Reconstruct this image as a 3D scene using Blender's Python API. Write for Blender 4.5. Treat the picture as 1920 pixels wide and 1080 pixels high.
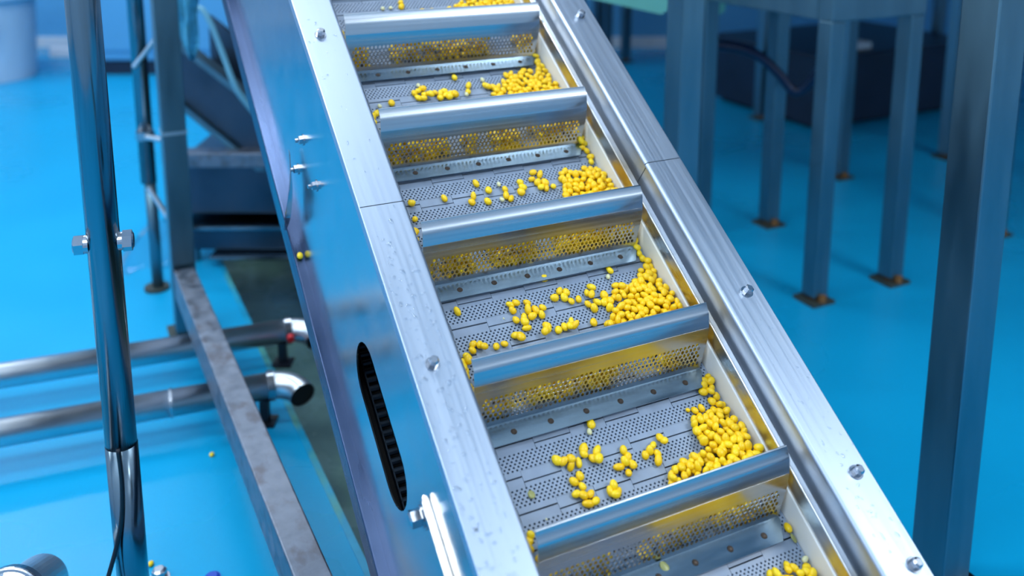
import bpy, bmesh, math, random
from math import sin, cos, pi, radians
from mathutils import Vector, Matrix

random.seed(7)
scene = bpy.context.scene
for o in list(bpy.data.objects):
    bpy.data.objects.remove(o)
COL = scene.collection

# ---------------------------------------------------------------- camera, world, lights, exposure
PITCH = 0.1923                      # camera tilt below the horizontal
F_PX = 1753.6                       # focal length for a 1920 px wide frame
CAM_H = 1.5
cam = bpy.data.cameras.new('camera')
cam.sensor_width = 36.0
cam.lens = F_PX / 1920 * 36.0
cam.shift_y = -417.0 / 1920         # the frame is the lower crop of a taller picture
cam.clip_start = 0.05
cam.dof.use_dof = True
cam.dof.focus_distance = 1.62
cam.dof.aperture_fstop = 2.0
cam_o = bpy.data.objects.new('camera', cam)
cam_o.location = (0, 0, CAM_H)
cam_o.rotation_euler = (pi / 2 - PITCH, 0, 0)
COL.objects.link(cam_o)
scene.camera = cam_o

world = bpy.data.worlds.new('world')
world.use_nodes = True
bg = world.node_tree.nodes['Background']
bg.inputs[0].default_value = (0.55, 0.75, 1.0, 1)
bg.inputs[1].default_value = 0.05
scene.world = world


def area(name, loc, sx, sy, watts, col=(0.86, 0.94, 1.0), rot=(0, 0, 0)):
    l = bpy.data.lights.new(name, 'AREA')
    l.shape = 'RECTANGLE'
    l.size, l.size_y = sx, sy
    l.energy = watts
    l.color = col
    o = bpy.data.objects.new(name, l)
    o.location = loc
    o.rotation_euler = rot
    COL.objects.link(o)


# rows of ceiling panels
for x, y, w in [(-4.4, 0.2, 66), (-4.4, 3.4, 66), (-4.4, 6.6, 66),
                (-1.9, -0.4, 72), (-1.9, 1.9, 74), (-1.9, 4.7, 62), (-1.9, 7.4, 30),
                (4.8, -0.4, 35), (3.4, 0.0, 120)]:
    area('ceiling_or_fill_light', (x + (0.45 if x == -1.9 else 0), y, 3.75), 2.8 if x < 0 else 1.5, 0.4 if x < 0 else 0.6, w)
for x, y, w in [(1.3, -0.4, 2.5), (1.2, 1.0, 4), (0.8, 2.4, 6)]:      # wide dim lamps added to brighten the flange reflections
    area('ceiling_or_fill_light', (x, y, 3.75), 2.0, 1.2, w)

scene.view_settings.view_transform = 'Standard'
scene.view_settings.look = 'None'
scene.view_settings.exposure = -0.06
scene.view_settings.gamma = 1.0
scene.view_settings.use_curve_mapping = False

# ---------------------------------------------------------------- conveyor frame of reference
YAW, INC = -0.4594, 0.6230
U = Vector((sin(YAW) * cos(INC), cos(YAW) * cos(INC), sin(INC)))      # uphill
Cx = Vector((cos(YAW), -sin(YAW), 0))                                   # across
N = Cx.cross(U)
VH = Vector((sin(YAW), cos(YAW), 0))                                    # uphill, level
ORG = Vector((0.3091, 1.0376, 0.3963))
M = Matrix(((Cx.x, U.x, N.x, ORG.x), (Cx.y, U.y, N.y, ORG.y), (Cx.z, U.z, N.z, ORG.z), (0, 0, 0, 1)))


def plan(c, v, z=0.0):
    """a point of the level frame lined up with the conveyor"""
    return Cx * c + VH * v + Vector((0, 0, z))


# ---------------------------------------------------------------- materials
def mat(name, col, rough=0.5, metal=0.0, var=0.0, scale=(8, 8, 8), bump=0.0, bscale=None, rvar=0.0,
        stain=None, stain_amt=0.5, stain_scale=6.0, spec=0.5, coat=0.0, objrand=None, trans=0.0, ior=1.45, detail=4):
    m = bpy.data.materials.new(name)
    m.use_nodes = True
    nt = m.node_tree
    b = nt.nodes['Principled BSDF']
    b.inputs['Base Color'].default_value = (*col, 1)
    b.inputs['Roughness'].default_value = rough
    b.inputs['Metallic'].default_value = metal
    b.inputs['Specular IOR Level'].default_value = spec
    b.inputs['Coat Weight'].default_value = coat
    b.inputs['Coat Roughness'].default_value = 0.12
    b.inputs['Transmission Weight'].default_value = trans
    b.inputs['IOR'].default_value = ior
    tc = nt.nodes.new('ShaderNodeTexCoord')

    def noise(sc, det=4):
        mp = nt.nodes.new('ShaderNodeMapping')
        mp.inputs['Scale'].default_value = sc
        nt.links.new(tc.outputs['Object'], mp.inputs[0])
        n = nt.nodes.new('ShaderNodeTexNoise')
        n.inputs['Scale'].default_value = 1.0
        n.inputs['Detail'].default_value = det
        nt.links.new(mp.outputs[0], n.inputs['Vector'])
        return n.outputs['Fac']

    def maprange(sock, a, b_, c, d):
        r = nt.nodes.new('ShaderNodeMapRange')
        r.inputs[1].default_value, r.inputs[2].default_value = a, b_
        r.inputs[3].default_value, r.inputs[4].default_value = c, d
        nt.links.new(sock, r.inputs[0])
        return r.outputs[0]

    def mix(fac, c1, c2, mode='MIX'):
        x = nt.nodes.new('ShaderNodeMix')
        x.data_type = 'RGBA'
        x.blend_type = mode
        for s, v in ((x.inputs[0], fac), (x.inputs[6], c1), (x.inputs[7], c2)):
            if isinstance(v, bpy.types.NodeSocket):
                nt.links.new(v, s)
            elif isinstance(v, float):
                s.default_value = v
            else:
                s.default_value = (*v, 1)
        return x.outputs[2]

    csock = None
    if objrand:
        oi = nt.nodes.new('ShaderNodeObjectInfo')
        csock = mix(oi.outputs['Random'], objrand, col)
        b_n = noise((120, 120, 120), 2)
        csock = mix(maprange(b_n, 0.35, 0.7, 0.0, 0.35), csock, (0.92, 0.66, 0.03))
    if var > 0:
        f = maprange(noise(scale, detail), 0.3, 0.7, 0.0, 1.0)
        dark = tuple(c * (1 - var) for c in col)
        csock = mix(f, dark, csock if csock else col)
    if stain:
        f = maprange(noise((stain_scale, stain_scale * 0.6, stain_scale)), 0.5, 0.68, 0.0, stain_amt)
        csock = mix(f, csock if csock else col, stain)
    if csock:
        nt.links.new(csock, b.inputs['Base Color'])
    if rvar > 0:
        nt.links.new(maprange(noise(scale, detail), 0.3, 0.7, max(0.02, rough - rvar), rough + rvar), b.inputs['Roughness'])
    if bump > 0:
        bp = nt.nodes.new('ShaderNodeBump')
        bp.inputs['Strength'].default_value = bump
        bp.inputs['Distance'].default_value = 0.002
        nt.links.new(noise(bscale or scale, 3), bp.inputs['Height'])
        nt.links.new(bp.outputs[0], b.inputs['Normal'])
    return m


MT = {
    'flange': mat('brushed_flange_steel', (0.47, 0.54, 0.64), 0.44, 1, 0.06, (160, 2.5, 60), rvar=0.08),
    'panel': mat('side_panel_steel', (0.52, 0.56, 0.60), 0.20, 1, 0.12, (3, 14, 14), rvar=0.05),
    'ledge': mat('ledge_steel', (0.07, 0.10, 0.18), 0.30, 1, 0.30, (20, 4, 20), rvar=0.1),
    'guide': mat('guide_steel', (0.66, 0.66, 0.66), 0.30, 1, 0.15, (20, 3, 40), stain=(0.34, 0.22, 0.08), stain_amt=0.75, stain_scale=9, rvar=0.06),
    'flight': mat('flight_steel', (0.53, 0.55, 0.58), 0.22, 1, 0.14, (2, 160, 160), rvar=0.06),
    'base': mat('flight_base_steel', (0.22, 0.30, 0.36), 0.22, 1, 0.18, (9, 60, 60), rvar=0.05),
    'belt': mat('belt_plastic', (0.27, 0.33, 0.43), 0.38, 0, 0.15, (30, 30, 30), rvar=0.08, spec=0.6),
    'bed': mat('under_belt_shade_plastic', (0.008, 0.011, 0.018), 0.6),  # near-black so belt holes and hinge gaps read as shaded
    'white': mat('white_plastic', (0.80, 0.80, 0.78), 0.4, 0, 0.10, (12, 5, 12), stain=(0.72, 0.66, 0.45), stain_amt=0.4, stain_scale=7),
    'bolt': mat('bolt_steel', (0.42, 0.44, 0.48), 0.22, 1),
    'boltdark': mat('stained_bolt_steel', (0.075, 0.05, 0.035), 0.4, 0.5, 0.4, (150, 150, 150)),
    'tube': mat('polished_tube_steel', (0.19, 0.25, 0.29), 0.17, 1, 0.12, (60, 60, 2), rvar=0.04),
    'pipe': mat('pipe_steel', (0.68, 0.72, 0.76), 0.36, 1, 0.12, (8, 8, 8), rvar=0.05),
    'post': mat('square_post_steel', (0.16, 0.27, 0.32), 0.38, 1, 0.2, (16, 16, 3), rvar=0.08),
    'rail': mat('worn_rail_steel', (0.29, 0.32, 0.38), 0.5, 1, 0.35, (28, 28, 28), rvar=0.12, stain=(0.16, 0.14, 0.15), stain_amt=0.7, stain_scale=30),
    'darksteel': mat('dark_machine_steel', (0.08, 0.115, 0.16), 0.4, 1, 0.3, (5, 5, 5), rvar=0.1),
    'darkpaint': mat('dark_machine_paint', (0.012, 0.022, 0.05), 0.4, 0, 0.3, (4, 4, 4)),
    'rust': mat('rusty_foot', (0.30, 0.13, 0.035), 0.7, 0, 0.5, (60, 60, 60), bump=0.3),
    'footdark': mat('dark_foot_plate', (0.05, 0.06, 0.05), 0.6, 0, 0.4, (40, 40, 40)),
    'rubber': mat('black_rubber', (0.004, 0.006, 0.012), 0.45),
    'navyhose': mat('navy_hose', (0.006, 0.015, 0.05), 0.35),
    'bluehose': mat('pale_blue_hose', (0.16, 0.42, 0.55), 0.4),
    'cloth': mat('bright_blue_film', (0.10, 0.52, 0.80), 0.35, 0, 0.35, (20, 20, 30), bump=0.4),
    'bin': mat('pale_plastic', (0.45, 0.62, 0.78), 0.5, 0, 0.1, (3, 3, 3)),
    'greenish': mat('pale_green_plastic', (0.22, 0.62, 0.50), 0.45, 0, 0.15, (4, 4, 4)),
    'red': mat('red_plastic', (0.55, 0.01, 0.02), 0.4),
    'bluecap': mat('blue_plastic', (0.01, 0.06, 0.45), 0.35),
    'whitish': mat('whitish_board', (0.78, 0.80, 0.84), 0.5, 0, 0.08),
    'black': mat('painted_dark_inside', (0.002, 0.002, 0.003), 0.6),  # near-black stand-in for shade inside the slot and pipe ends
    'kernel': mat('corn_kernel', (0.90, 0.53, 0.004), 0.32, spec=0.45, objrand=(0.95, 0.67, 0.012)),
    'kpale': mat('pale_corn_kernel', (0.72, 0.70, 0.40), 0.35, 0, 0.1, (100, 100, 100)),
    'kolive': mat('squashed_corn_skin', (0.36, 0.36, 0.12), 0.35, 0, 0.2, (100, 100, 100)),
    'floor': mat('blue_epoxy_floor', (0.004, 0.36, 0.66), 0.30, 0, 0.16, (0.9, 0.9, 0.9), rvar=0.10, bump=0.10, bscale=(5, 5, 5), spec=0.28),
    'trench': mat('wet_concrete', (0.10, 0.19, 0.20), 0.25, 0, 0.35, (5, 5, 5), rvar=0.12, stain=(0.12, 0.24, 0.16), stain_amt=0.5, stain_scale=4),
    'algae': mat('greenish_floor_edge', (0.006, 0.34, 0.58), 0.3, 0, 0.3, (14, 14, 14), stain=(0.12, 0.36, 0.20), stain_amt=0.8, stain_scale=5),
    'wall': mat('blue_white_wall_panel', (0.10, 0.38, 0.66), 0.45, 0, 0.08, (1, 1, 1)),
    'wallw': mat('white_wall_panel', (0.62, 0.70, 0.78), 0.45, 0, 0.08, (1, 1, 1)),
    'ceil': mat('pale_ceiling', (0.70, 0.76, 0.82), 0.6, 0, 0.05, (1, 1, 1)),
}


def clear_water(name, rough):
    """thin clear water: lets light through, mirrors at its surface by Fresnel"""
    m = bpy.data.materials.new(name)
    m.use_nodes = True
    nt = m.node_tree
    nt.nodes.remove(nt.nodes['Principled BSDF'])
    out = nt.nodes['Material Output']
    t = nt.nodes.new('ShaderNodeBsdfTransparent')
    t.inputs[0].default_value = (0.98, 0.99, 1.0, 1)
    g = nt.nodes.new('ShaderNodeBsdfGlossy')
    g.inputs['Roughness'].default_value = rough
    f = nt.nodes.new('ShaderNodeFresnel')
    f.inputs[0].default_value = 1.75
    x = nt.nodes.new('ShaderNodeMixShader')
    ge = nt.nodes.new('ShaderNodeNewGeometry')          # the surface mirrors only on its outer side
    inv = nt.nodes.new('ShaderNodeMath')
    inv.operation = 'SUBTRACT'
    inv.use_clamp = True
    nt.links.new(f.outputs[0], inv.inputs[0])
    nt.links.new(ge.outputs['Backfacing'], inv.inputs[1])
    nt.links.new(inv.outputs[0], x.inputs[0])
    nt.links.new(t.outputs[0], x.inputs[1])
    nt.links.new(g.outputs[0], x.inputs[2])
    nt.links.new(x.outputs[0], out.inputs[0])
    return m


MT['water'] = clear_water('water', 0.03)
MT['puddle'] = clear_water('puddle_water', 0.02)


# ---------------------------------------------------------------- mesh helpers
def obj(name, bm, material, parent=None, smooth=False, bevel=0.0):
    if isinstance(bm, bmesh.types.BMesh):
        bmesh.ops.recalc_face_normals(bm, faces=bm.faces[:])
        me = bpy.data.meshes.new(name)
        bm.to_mesh(me)
        bm.free()
    else:
        me = bm
    if not me.materials:
        me.materials.append(MT[material])
    if smooth:
        for p in me.polygons:
            p.use_smooth = True
    o = bpy.data.objects.new(name, me)
    COL.objects.link(o)
    if parent:
        o.parent = parent
    if bevel:
        bv = o.modifiers.new('bevel', 'BEVEL')
        bv.width = bevel
        bv.segments = 2
        bv.limit_method = 'ANGLE'
    return o


def copy_obj(o, parent=None):
    c = o.copy()
    COL.objects.link(c)
    c.parent = parent
    return c


def empty(name, label=None, cat=None, mw=None, group=None):
    o = bpy.data.objects.new(name, None)
    o.empty_display_size = 0.05
    COL.objects.link(o)
    if mw is not None:
        o.matrix_world = mw
    if label:
        tag(o, label, cat, group)
    return o


def tag(o, label, cat, group=None, kind=None):
    o['label'] = label
    o['category'] = cat
    if group:
        o['group'] = group
    if kind:
        o['kind'] = kind
    return o


def struct(o):
    o['kind'] = 'structure'
    return o


def box(bm, lo, hi, mx=None):
    vs = [bm.verts.new(Vector((x, y, z))) for x in (lo[0], hi[0]) for y in (lo[1], hi[1]) for z in (lo[2], hi[2])]
    for f in ((0, 1, 3, 2), (4, 6, 7, 5), (0, 4, 5, 1), (2, 3, 7, 6), (0, 2, 6, 4), (1, 5, 7, 3)):
        bm.faces.new([vs[i] for i in f])
    if mx is not None:
        for v in vs:
            v.co = mx @ v.co
    return bm


def boxm(lo, hi, mx=None):
    return box(bmesh.new(), lo, hi, mx)


def axes(d):
    d = Vector(d).normalized()
    h = Vector((0, 0, 1)) if abs(d.z) < 0.9 else Vector((1, 0, 0))
    a = d.cross(h).normalized()
    return a, d.cross(a).normalized()


def cyl(bm, p0, p1, r0, r1=None, n=24, caps=True, phase=0.0):
    p0, p1 = Vector(p0), Vector(p1)
    r1 = r0 if r1 is None else r1
    a, b = axes(p1 - p0)
    A = [bm.verts.new(p0 + (a * cos(t) + b * sin(t)) * r0) for t in (phase + 2 * pi * i / n for i in range(n))]
    B = [bm.verts.new(p1 + (a * cos(t) + b * sin(t)) * r1) for t in (phase + 2 * pi * i / n for i in range(n))]
    for i in range(n):
        bm.faces.new((A[i], A[(i + 1) % n], B[(i + 1) % n], B[i]))
    if caps:
        bm.faces.new(A)
        bm.faces.new(B)
    return bm


def tube(bm, pts, r, n=12, caps=True, inner=None):
    """sweep a circle along a polyline"""
    pts = [Vector(p) for p in pts]
    rings = []
    d0 = (pts[1] - pts[0]).normalized()
    a, _ = axes(d0)
    for i, p in enumerate(pts):
        d = (pts[min(i + 1, len(pts) - 1)] - pts[max(i - 1, 0)]).normalized()
        a = (a - d * a.dot(d)).normalized()
        b = d.cross(a)
        rings.append([bm.verts.new(p + (a * cos(2 * pi * k / n) + b * sin(2 * pi * k / n)) * r) for k in range(n)])
    for r0, r1 in zip(rings, rings[1:]):
        for k in range(n):
            bm.faces.new((r0[k], r0[(k + 1) % n], r1[(k + 1) % n], r1[k]))
    if caps:
        bm.faces.new(rings[0])
        bm.faces.new(rings[-1])
    return bm


def curve_pts(ctrl, n=8):
    """Catmull-Rom through control points"""
    c = [Vector(p) for p in ctrl]
    c = [c[0] * 2 - c[1]] + c + [c[-1] * 2 - c[-2]]
    out = []
    for i in range(1, len(c) - 2):
        for k in range(n):
            t = k / n
            p0, p1, p2, p3 = c[i - 1:i + 3]
            out.append(0.5 * ((2 * p1) + (p2 - p0) * t + (2 * p0 - 5 * p1 + 4 * p2 - p3) * t * t + (3 * p1 - p0 - 3 * p2 + p3) * t ** 3))
    out.append(c[-2])
    return out


def extrude_profile(pts, x0, x1, closed=True):
    """prism with a cross-section in (y,z), extruded along x"""
    bm = bmesh.new()
    A = [bm.verts.new((x0, y, z)) for y, z in pts]
    B = [bm.verts.new((x1, y, z)) for y, z in pts]
    n = len(pts)
    for i in range(n if closed else n - 1):
        bm.faces.new((A[i], A[(i + 1) % n], B[(i + 1) % n], B[i]))
    if closed:
        bm.faces.new(A)
        bm.faces.new(B)
    return bm


def sweep_y(pts, y0, y1, th):
    """sheet of thickness th with a cross-section polyline in (x,z), run along y"""
    off = []
    for i, p in enumerate(pts):
        a = Vector(pts[max(i - 1, 0)]); b = Vector(pts[min(i + 1, len(pts) - 1)])
        d = (b - a).normalized()
        off.append((p[0] - d.y * th, p[1] + d.x * th))
    ring = list(pts) + off[::-1]
    bm = bmesh.new()
    A = [bm.verts.new((x, y0, z)) for x, z in ring]
    B = [bm.verts.new((x, y1, z)) for x, z in ring]
    n = len(ring); m = len(pts)
    for i in range(n):
        bm.faces.new((A[i], A[(i + 1) % n], B[(i + 1) % n], B[i]))
    for i in range(m - 1):
        for R in (A, B):
            bm.faces.new((R[i], R[i + 1], R[n - 2 - i], R[n - 1 - i]))
    return bm


def arc(cx, cz, r, a0, a1, n=6):
    return [(cx + r * cos(radians(a0 + (a1 - a0) * i / n)), cz + r * sin(radians(a0 + (a1 - a0) * i / n))) for i in range(n + 1)]


def perf(bm, x0, nx, px, s0, ns, ps, rw, rh, f, depth, hole=8, both=False):
    """perforated sheet: nx by ns cells of px by ps, each with a real hole, mapped to space by f(x, s, d)"""
    for j in range(ns):
        sh = 0.5 * px if j % 2 else 0.0
        for i in range(nx - (j % 2)):
            cx = x0 + sh + (i + 0.5) * px
            cs = s0 + (j + 0.5) * ps
            cor = [(cx + a * px / 2, cs + b * ps / 2) for a, b in ((1, 1), (-1, 1), (-1, -1), (1, -1))]
            ho = [(cx + rw * cos(pi / 8 + k * pi / 4), cs + rh * sin(pi / 8 + k * pi / 4)) for k in range(8)]
            levels = (0, depth) if both else (0,)
            keep = {}
            for d in levels:
                C = [bm.verts.new(f(*p, d)) for p in cor]
                H = [bm.verts.new(f(*p, d)) for p in ho]
                keep[d] = H
                for q in range(4):
                    bm.faces.new((C[q], H[2 * q], H[2 * q + 1]))
                    bm.faces.new((C[q], H[2 * q + 1], H[(2 * q + 2) % 8], C[(q + 1) % 4]))
            W = keep[depth] if both else [bm.verts.new(f(*p, depth)) for p in ho]
            for k in range(8):
                bm.faces.new((keep[0][k], keep[0][(k + 1) % 8], W[(k + 1) % 8], W[k]))
        if j % 2:    # half cells at both ends
            for xa, xb in ((x0, x0 + 0.5 * px), (x0 + (nx - 0.5) * px, x0 + nx * px)):
                for d in ((0, depth) if both else (0,)):
                    bm.faces.new([bm.verts.new(f(a, b, d)) for a, b in ((xa, s0 + j * ps), (xb, s0 + j * ps), (xb, s0 + (j + 1) * ps), (xa, s0 + (j + 1) * ps))])
    return bm


def hex_bolt(bm, p, axis, r=0.009, h=0.009):
    p, axis = Vector(p), Vector(axis).normalized()
    cyl(bm, p, p + axis * 0.002, r * 1.35, n=18)
    cyl(bm, p + axis * 0.002, p + axis * (0.002 + h * 0.8), r, n=6)
    cyl(bm, p + axis * (0.002 + h * 0.8), p + axis * (0.002 + h), r * 0.92, r * 0.6, n=12)
    return bm


# ================================================================ THE ROOM
# floor with a drain trench cut along the conveyor direction (level frame: c across, v along)
TC0, TC1, TV0, TV1, TD = 0.525, 0.98, -1.5, 4.6, -0.30


def quad_floor(c0, c1, v0, v1, nsub=1):
    bm = bmesh.new()
    bm.faces.new([bm.verts.new(plan(c, v)) for c, v in ((c0, v0), (c1, v0), (c1, v1), (c0, v1))])
    return bm


bm = bmesh.new()
for c0, c1, v0, v1 in ((-14, TC0, -9, 14), (TC1, 14, -9, 14), (TC0, TC1, -9, TV0), (TC0, TC1, TV1, 14)):
    bm.faces.new([bm.verts.new(plan(c, v)) for c, v in ((c0, v0), (c1, v0), (c1, v1), (c0, v1))])
fl = struct(obj('floor', bm, 'floor'))
bm = bmesh.new()
cs = [(TC0, TV0), (TC1, TV0), (TC1, TV1), (TC0, TV1)]
for i in range(4):
    a, b = cs[i], cs[(i + 1) % 4]
    bm.faces.new([bm.verts.new(plan(*a, 0)), bm.verts.new(plan(*b, 0)), bm.verts.new(plan(*b, TD)), bm.verts.new(plan(*a, TD))])
bm.faces.new([bm.verts.new(plan(*c, TD)) for c in cs])
struct(obj('trim_1', bm, 'trench', fl))
# worn greenish edge strip of the trench
bm = bmesh.new()
box(bm, (TC0 - 0.014, TV0, -0.02), (TC0 + 0.004, TV1, 0.002), Matrix(((Cx.x, VH.x, 0, 0), (Cx.y, VH.y, 0, 0), (0, 0, 1, 0), (0, 0, 0, 1))))
struct(obj('trim_2', bm, 'algae', fl))

YB, XL, XR, YF, ZC = 8.6, -6.5, 7.5, -1.0, 4.0
struct(obj('wall_back', boxm((XL, YB, 0), (XR, YB + 0.1, ZC)), 'wall'))
struct(obj('wall_left', boxm((XL - 0.1, YF, 0), (XL, YB, ZC)), 'wallw'))
struct(obj('wall_right', boxm((XR, YF, 0), (XR + 0.1, YB, ZC)), 'wallw'))
struct(obj('wall_front', boxm((XL, YF - 0.1, 0), (XR, YF, ZC)), 'wallw'))
struct(obj('ceiling', boxm((XL - 0.1, YF - 0.1, ZC), (XR + 0.1, YB + 0.1, ZC + 0.1)), 'ceil'))
struct(obj('baseboard_back', boxm((XL, YB - 0.03, 0), (XR, YB, 0.10)), 'whitish'))

RL = Matrix(((Cx.x, VH.x, 0, 0), (Cx.y, VH.y, 0, 0), (0, 0, 1, 0), (0, 0, 0, 1)))     # level frame matrix


def RLat(x, y, z=0.0):
    m = RL.copy()
    m.translation = (x, y, z)
    return m


# ================================================================ THE INCLINED CONVEYOR
conv = empty('inclined_conveyor', 'stainless inclined cleated conveyor carrying yellow corn up through the picture', 'conveyor', M)
Y0, Y1 = -0.34, 2.20
YJ = 0.8405                                  # butt joint of the side frames
ZF, XI, XO = 0.119, 0.246, 0.3193
XG, ZB = 0.2238, -0.303

# side frames: inner web, rounded bend, top flange; two lengths meeting at the joint
for sgn, side in ((-1, 'left'), (1, 'right')):
    for ya, yb in ((Y0, YJ - 0.0008), (YJ + 0.0008, Y1)):
        prof = [(XI, -0.10), (XI, ZF - 0.007)] + [(2 * XI + 0.007 - x, z) for x, z in arc(XI + 0.007, ZF - 0.007, 0.007, 0, 90, 5)] + [(XO - 0.002, ZF)]
        prof = [(sgn * x, z) for x, z in prof]
        bm = sweep_y(prof, ya, yb, 0.003 if sgn < 0 else -0.003)
        obj('side_frame', bm, 'flange', conv)
# rounded outer fold of each flange
    bm = sweep_y([(sgn * x, z) for x, z in ([(XO - 0.002, ZF)] + arc(XO - 0.002, ZF - 0.002, 0.002, 90, 0, 4) + [(XO, ZF - 0.016)])], Y0, Y1, -0.002 * sgn)
    obj('flange_fold', bm, 'flange', conv)


# outer side panels; the near (left) one has the oval inspection slot
def panel_mesh(name, y0, y1, z0, z1, holes, th):
    cu = bpy.data.curves.new(name, 'CURVE')
    cu.dimensions = '2D'
    cu.fill_mode = 'BOTH'
    loops = [[(y0, z0), (y1, z0), (y1, z1), (y0, z1)]]
    for (yc, zc, ln, ht) in holes:
        r = ht / 2
        l = [(yc + ln / 2 - r + r * cos(t), zc + r * sin(t)) for t in (radians(-90 + 180 * i / 14) for i in range(15))]
        l += [(yc - ln / 2 + r + r * cos(t), zc + r * sin(t)) for t in (radians(90 + 180 * i / 14) for i in range(15))]
        loops.append(l)
    for l in loops:
        sp = cu.splines.new('POLY')
        sp.points.add(len(l) - 1)
        for p, (a, b) in zip(sp.points, l):
            p.co = (a, b, 0, 1)
        sp.use_cyclic_u = True
    cu.extrude = th / 2
    t = bpy.data.objects.new(name + '_outline', cu)
    me = bpy.data.meshes.new_from_object(t)
    bpy.data.objects.remove(t)
    bpy.data.curves.remove(cu)
    me.name = name
    for v in me.vertices:              # curve plane (y,z) -> conveyor frame
        a, b, c = v.co
        v.co = (c, a, b)
    return me


SLOT = (0.577, -0.109, 0.278, 0.115)
me = panel_mesh('side_panel', Y0, Y1, ZB, ZF - 0.016, [SLOT], 0.003)
for v in me.vertices:
    v.co.x += -XO + 0.0015
obj('side_panel', me, 'panel', conv)
obj('side_panel', boxm((XO - 0.003, Y0, ZB), (XO, Y1, ZF - 0.016)), 'panel', conv)
# bottom ledge with its down-turned lip, both sides
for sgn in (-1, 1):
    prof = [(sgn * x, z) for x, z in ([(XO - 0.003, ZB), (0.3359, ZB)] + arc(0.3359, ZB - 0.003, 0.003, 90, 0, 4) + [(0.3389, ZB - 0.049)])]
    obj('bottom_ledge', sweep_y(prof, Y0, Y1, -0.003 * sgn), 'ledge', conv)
# black sheets added as the shade inside the slot, with a drive chain
obj('slot_dark_back', boxm((-XI - 0.012, Y0, -0.20), (-XI - 0.009, Y1, 0.05)), 'black', conv)
bm = bmesh.new()
for k in range(26):
    y = 0.36 + k * 0.0165
    cyl(bm, (-0.296, y, -0.196), (-0.280, y, -0.196), 0.0065, n=10)
    if k < 25:
        box(bm, (-0.2985, y - 0.002, -0.202), (-0.296, y + 0.0185, -0.190))
ch = obj('drive_chain', bm, 'darksteel', conv)
ch['kind'] = 'stuff'
obj('slot_dark_floor', boxm((-XO + 0.003, Y0, -0.226), (-XI - 0.004, Y1, -0.222)), 'black', conv)
obj('return_bed', boxm((-XI + 0.002, Y0, -0.22), (XI - 0.002, Y1, -0.19)), 'darksteel', conv)
obj('dark_slider_bed', boxm((-0.243, Y0, -0.040), (0.243, Y1, -0.018)), 'bed', conv)  # near-black sheet added to make the belt holes dark

# white wear strips and the steel guide on the far side
for sgn in (-1, 1):
    obj('wear_strip', boxm((sgn * 0.2225 if sgn > 0 else -0.245, Y0, -0.004), (0.245 if sgn > 0 else -0.2225, Y1, 0.0395)), 'white', conv, bevel=0.0012)
prof = [(XG + 0.0015, 0.0395), (XG + 0.0015, 0.0665)] + arc(XG + 0.0045, 0.0665, 0.003, 180, 90, 4) + [(0.2357, 0.0695)] + arc(0.2357, 0.0665, 0.003, 90, 0, 4) + [(0.2387, 0.0395)]
bm = sweep_y(prof, Y0, Y1, -0.0015)
obj('guide_rail', bm, 'guide', conv)
obj('guide_web', boxm((0.2395, Y0, 0.0395), (0.2445, Y1, 0.056)), 'guide', conv)


# ---- belt rows
PITCH_R, XB = 0.0508, 0.2215


def belt_row_mesh(par):
    bm = bmesh.new()

    def f(x, s, d):
        return Vector((x, s, -d))
    nx, px = 57, 2 * XB / 57
    s0, ns, ps = 0.0125, 6, 0.0046
    perf(bm, -XB, nx, px, s0, ns, ps, 0.0019, 0.0017, f, 0.006)
    tooth, amp, gap = 0.064, 0.0042, 0.0011

    def teeth(p):
        first, x, k, out = tooth * (0.45 if p else 0.85), -XB, 0, []
        while x < XB - 1e-6:
            xe = min(x + (first if k == 0 else tooth), XB)
            out.append((x, xe, (k + p) % 2 == 0))
            x, k = xe, k + 1
        return out
    # the front edge follows one castellation, the back edge the next row's
    for x, xe, up in teeth(par):
        e = amp if up else -amp
        box(bm, (x + 0.0003, e + gap, -0.010), (xe - 0.0003, s0, 0.0 if up else -0.0006))
    for x, xe, up in teeth(1 - par):
        e = amp if up else -amp
        box(bm, (x + 0.0003, s0 + ns * ps, -0.010), (xe - 0.0003, PITCH_R + e - gap, -0.0006 if up else 0.0))
    # module edges at the belt sides
    for xa in (-XB, XB - 0.001):
        box(bm, (xa, s0, -0.010), (xa + 0.001, s0 + ns * ps, -0.0002))
    me = bpy.data.meshes.new('belt_row')
    bmesh.ops.recalc_face_normals(bm, faces=bm.faces[:])
    bm.to_mesh(me)
    bm.free()
    me.materials.append(MT['belt'])
    return me


ROWS = [belt_row_mesh(0), belt_row_mesh(1)]
rod = cyl(bmesh.new(), (-XB, 0, -0.008), (XB, 0, -0.008), 0.003, n=8)
rodme = bpy.data.meshes.new('hinge_rod')
rod.to_mesh(rodme)
rod.free()
rodme.materials.append(MT['bed'])
YR0 = 0.1928
for k in range(-10, 39):
    o = bpy.data.objects.new('belt_row', ROWS[k % 2])
    COL.objects.link(o)
    o.parent = conv
    o.location = (0, YR0 + k * PITCH_R, 0)
    h = bpy.data.objects.new('hinge_rod', rodme)
    COL.objects.link(h)
    h.parent = o

# ---- flights (cleats): folded perforated steel, leaning uphill
XF = 0.2185
P_TIP, P_HEM, P_BEND, P_FOLD = (0.0, 0.098), (-0.0165, 0.0895), (-0.032, 0.0705), (-0.0701, 0.003)


def lerp(a, b, t):
    return tuple(x + (y - x) * t for x, y in zip(a, b))


BT = 0.23


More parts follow.
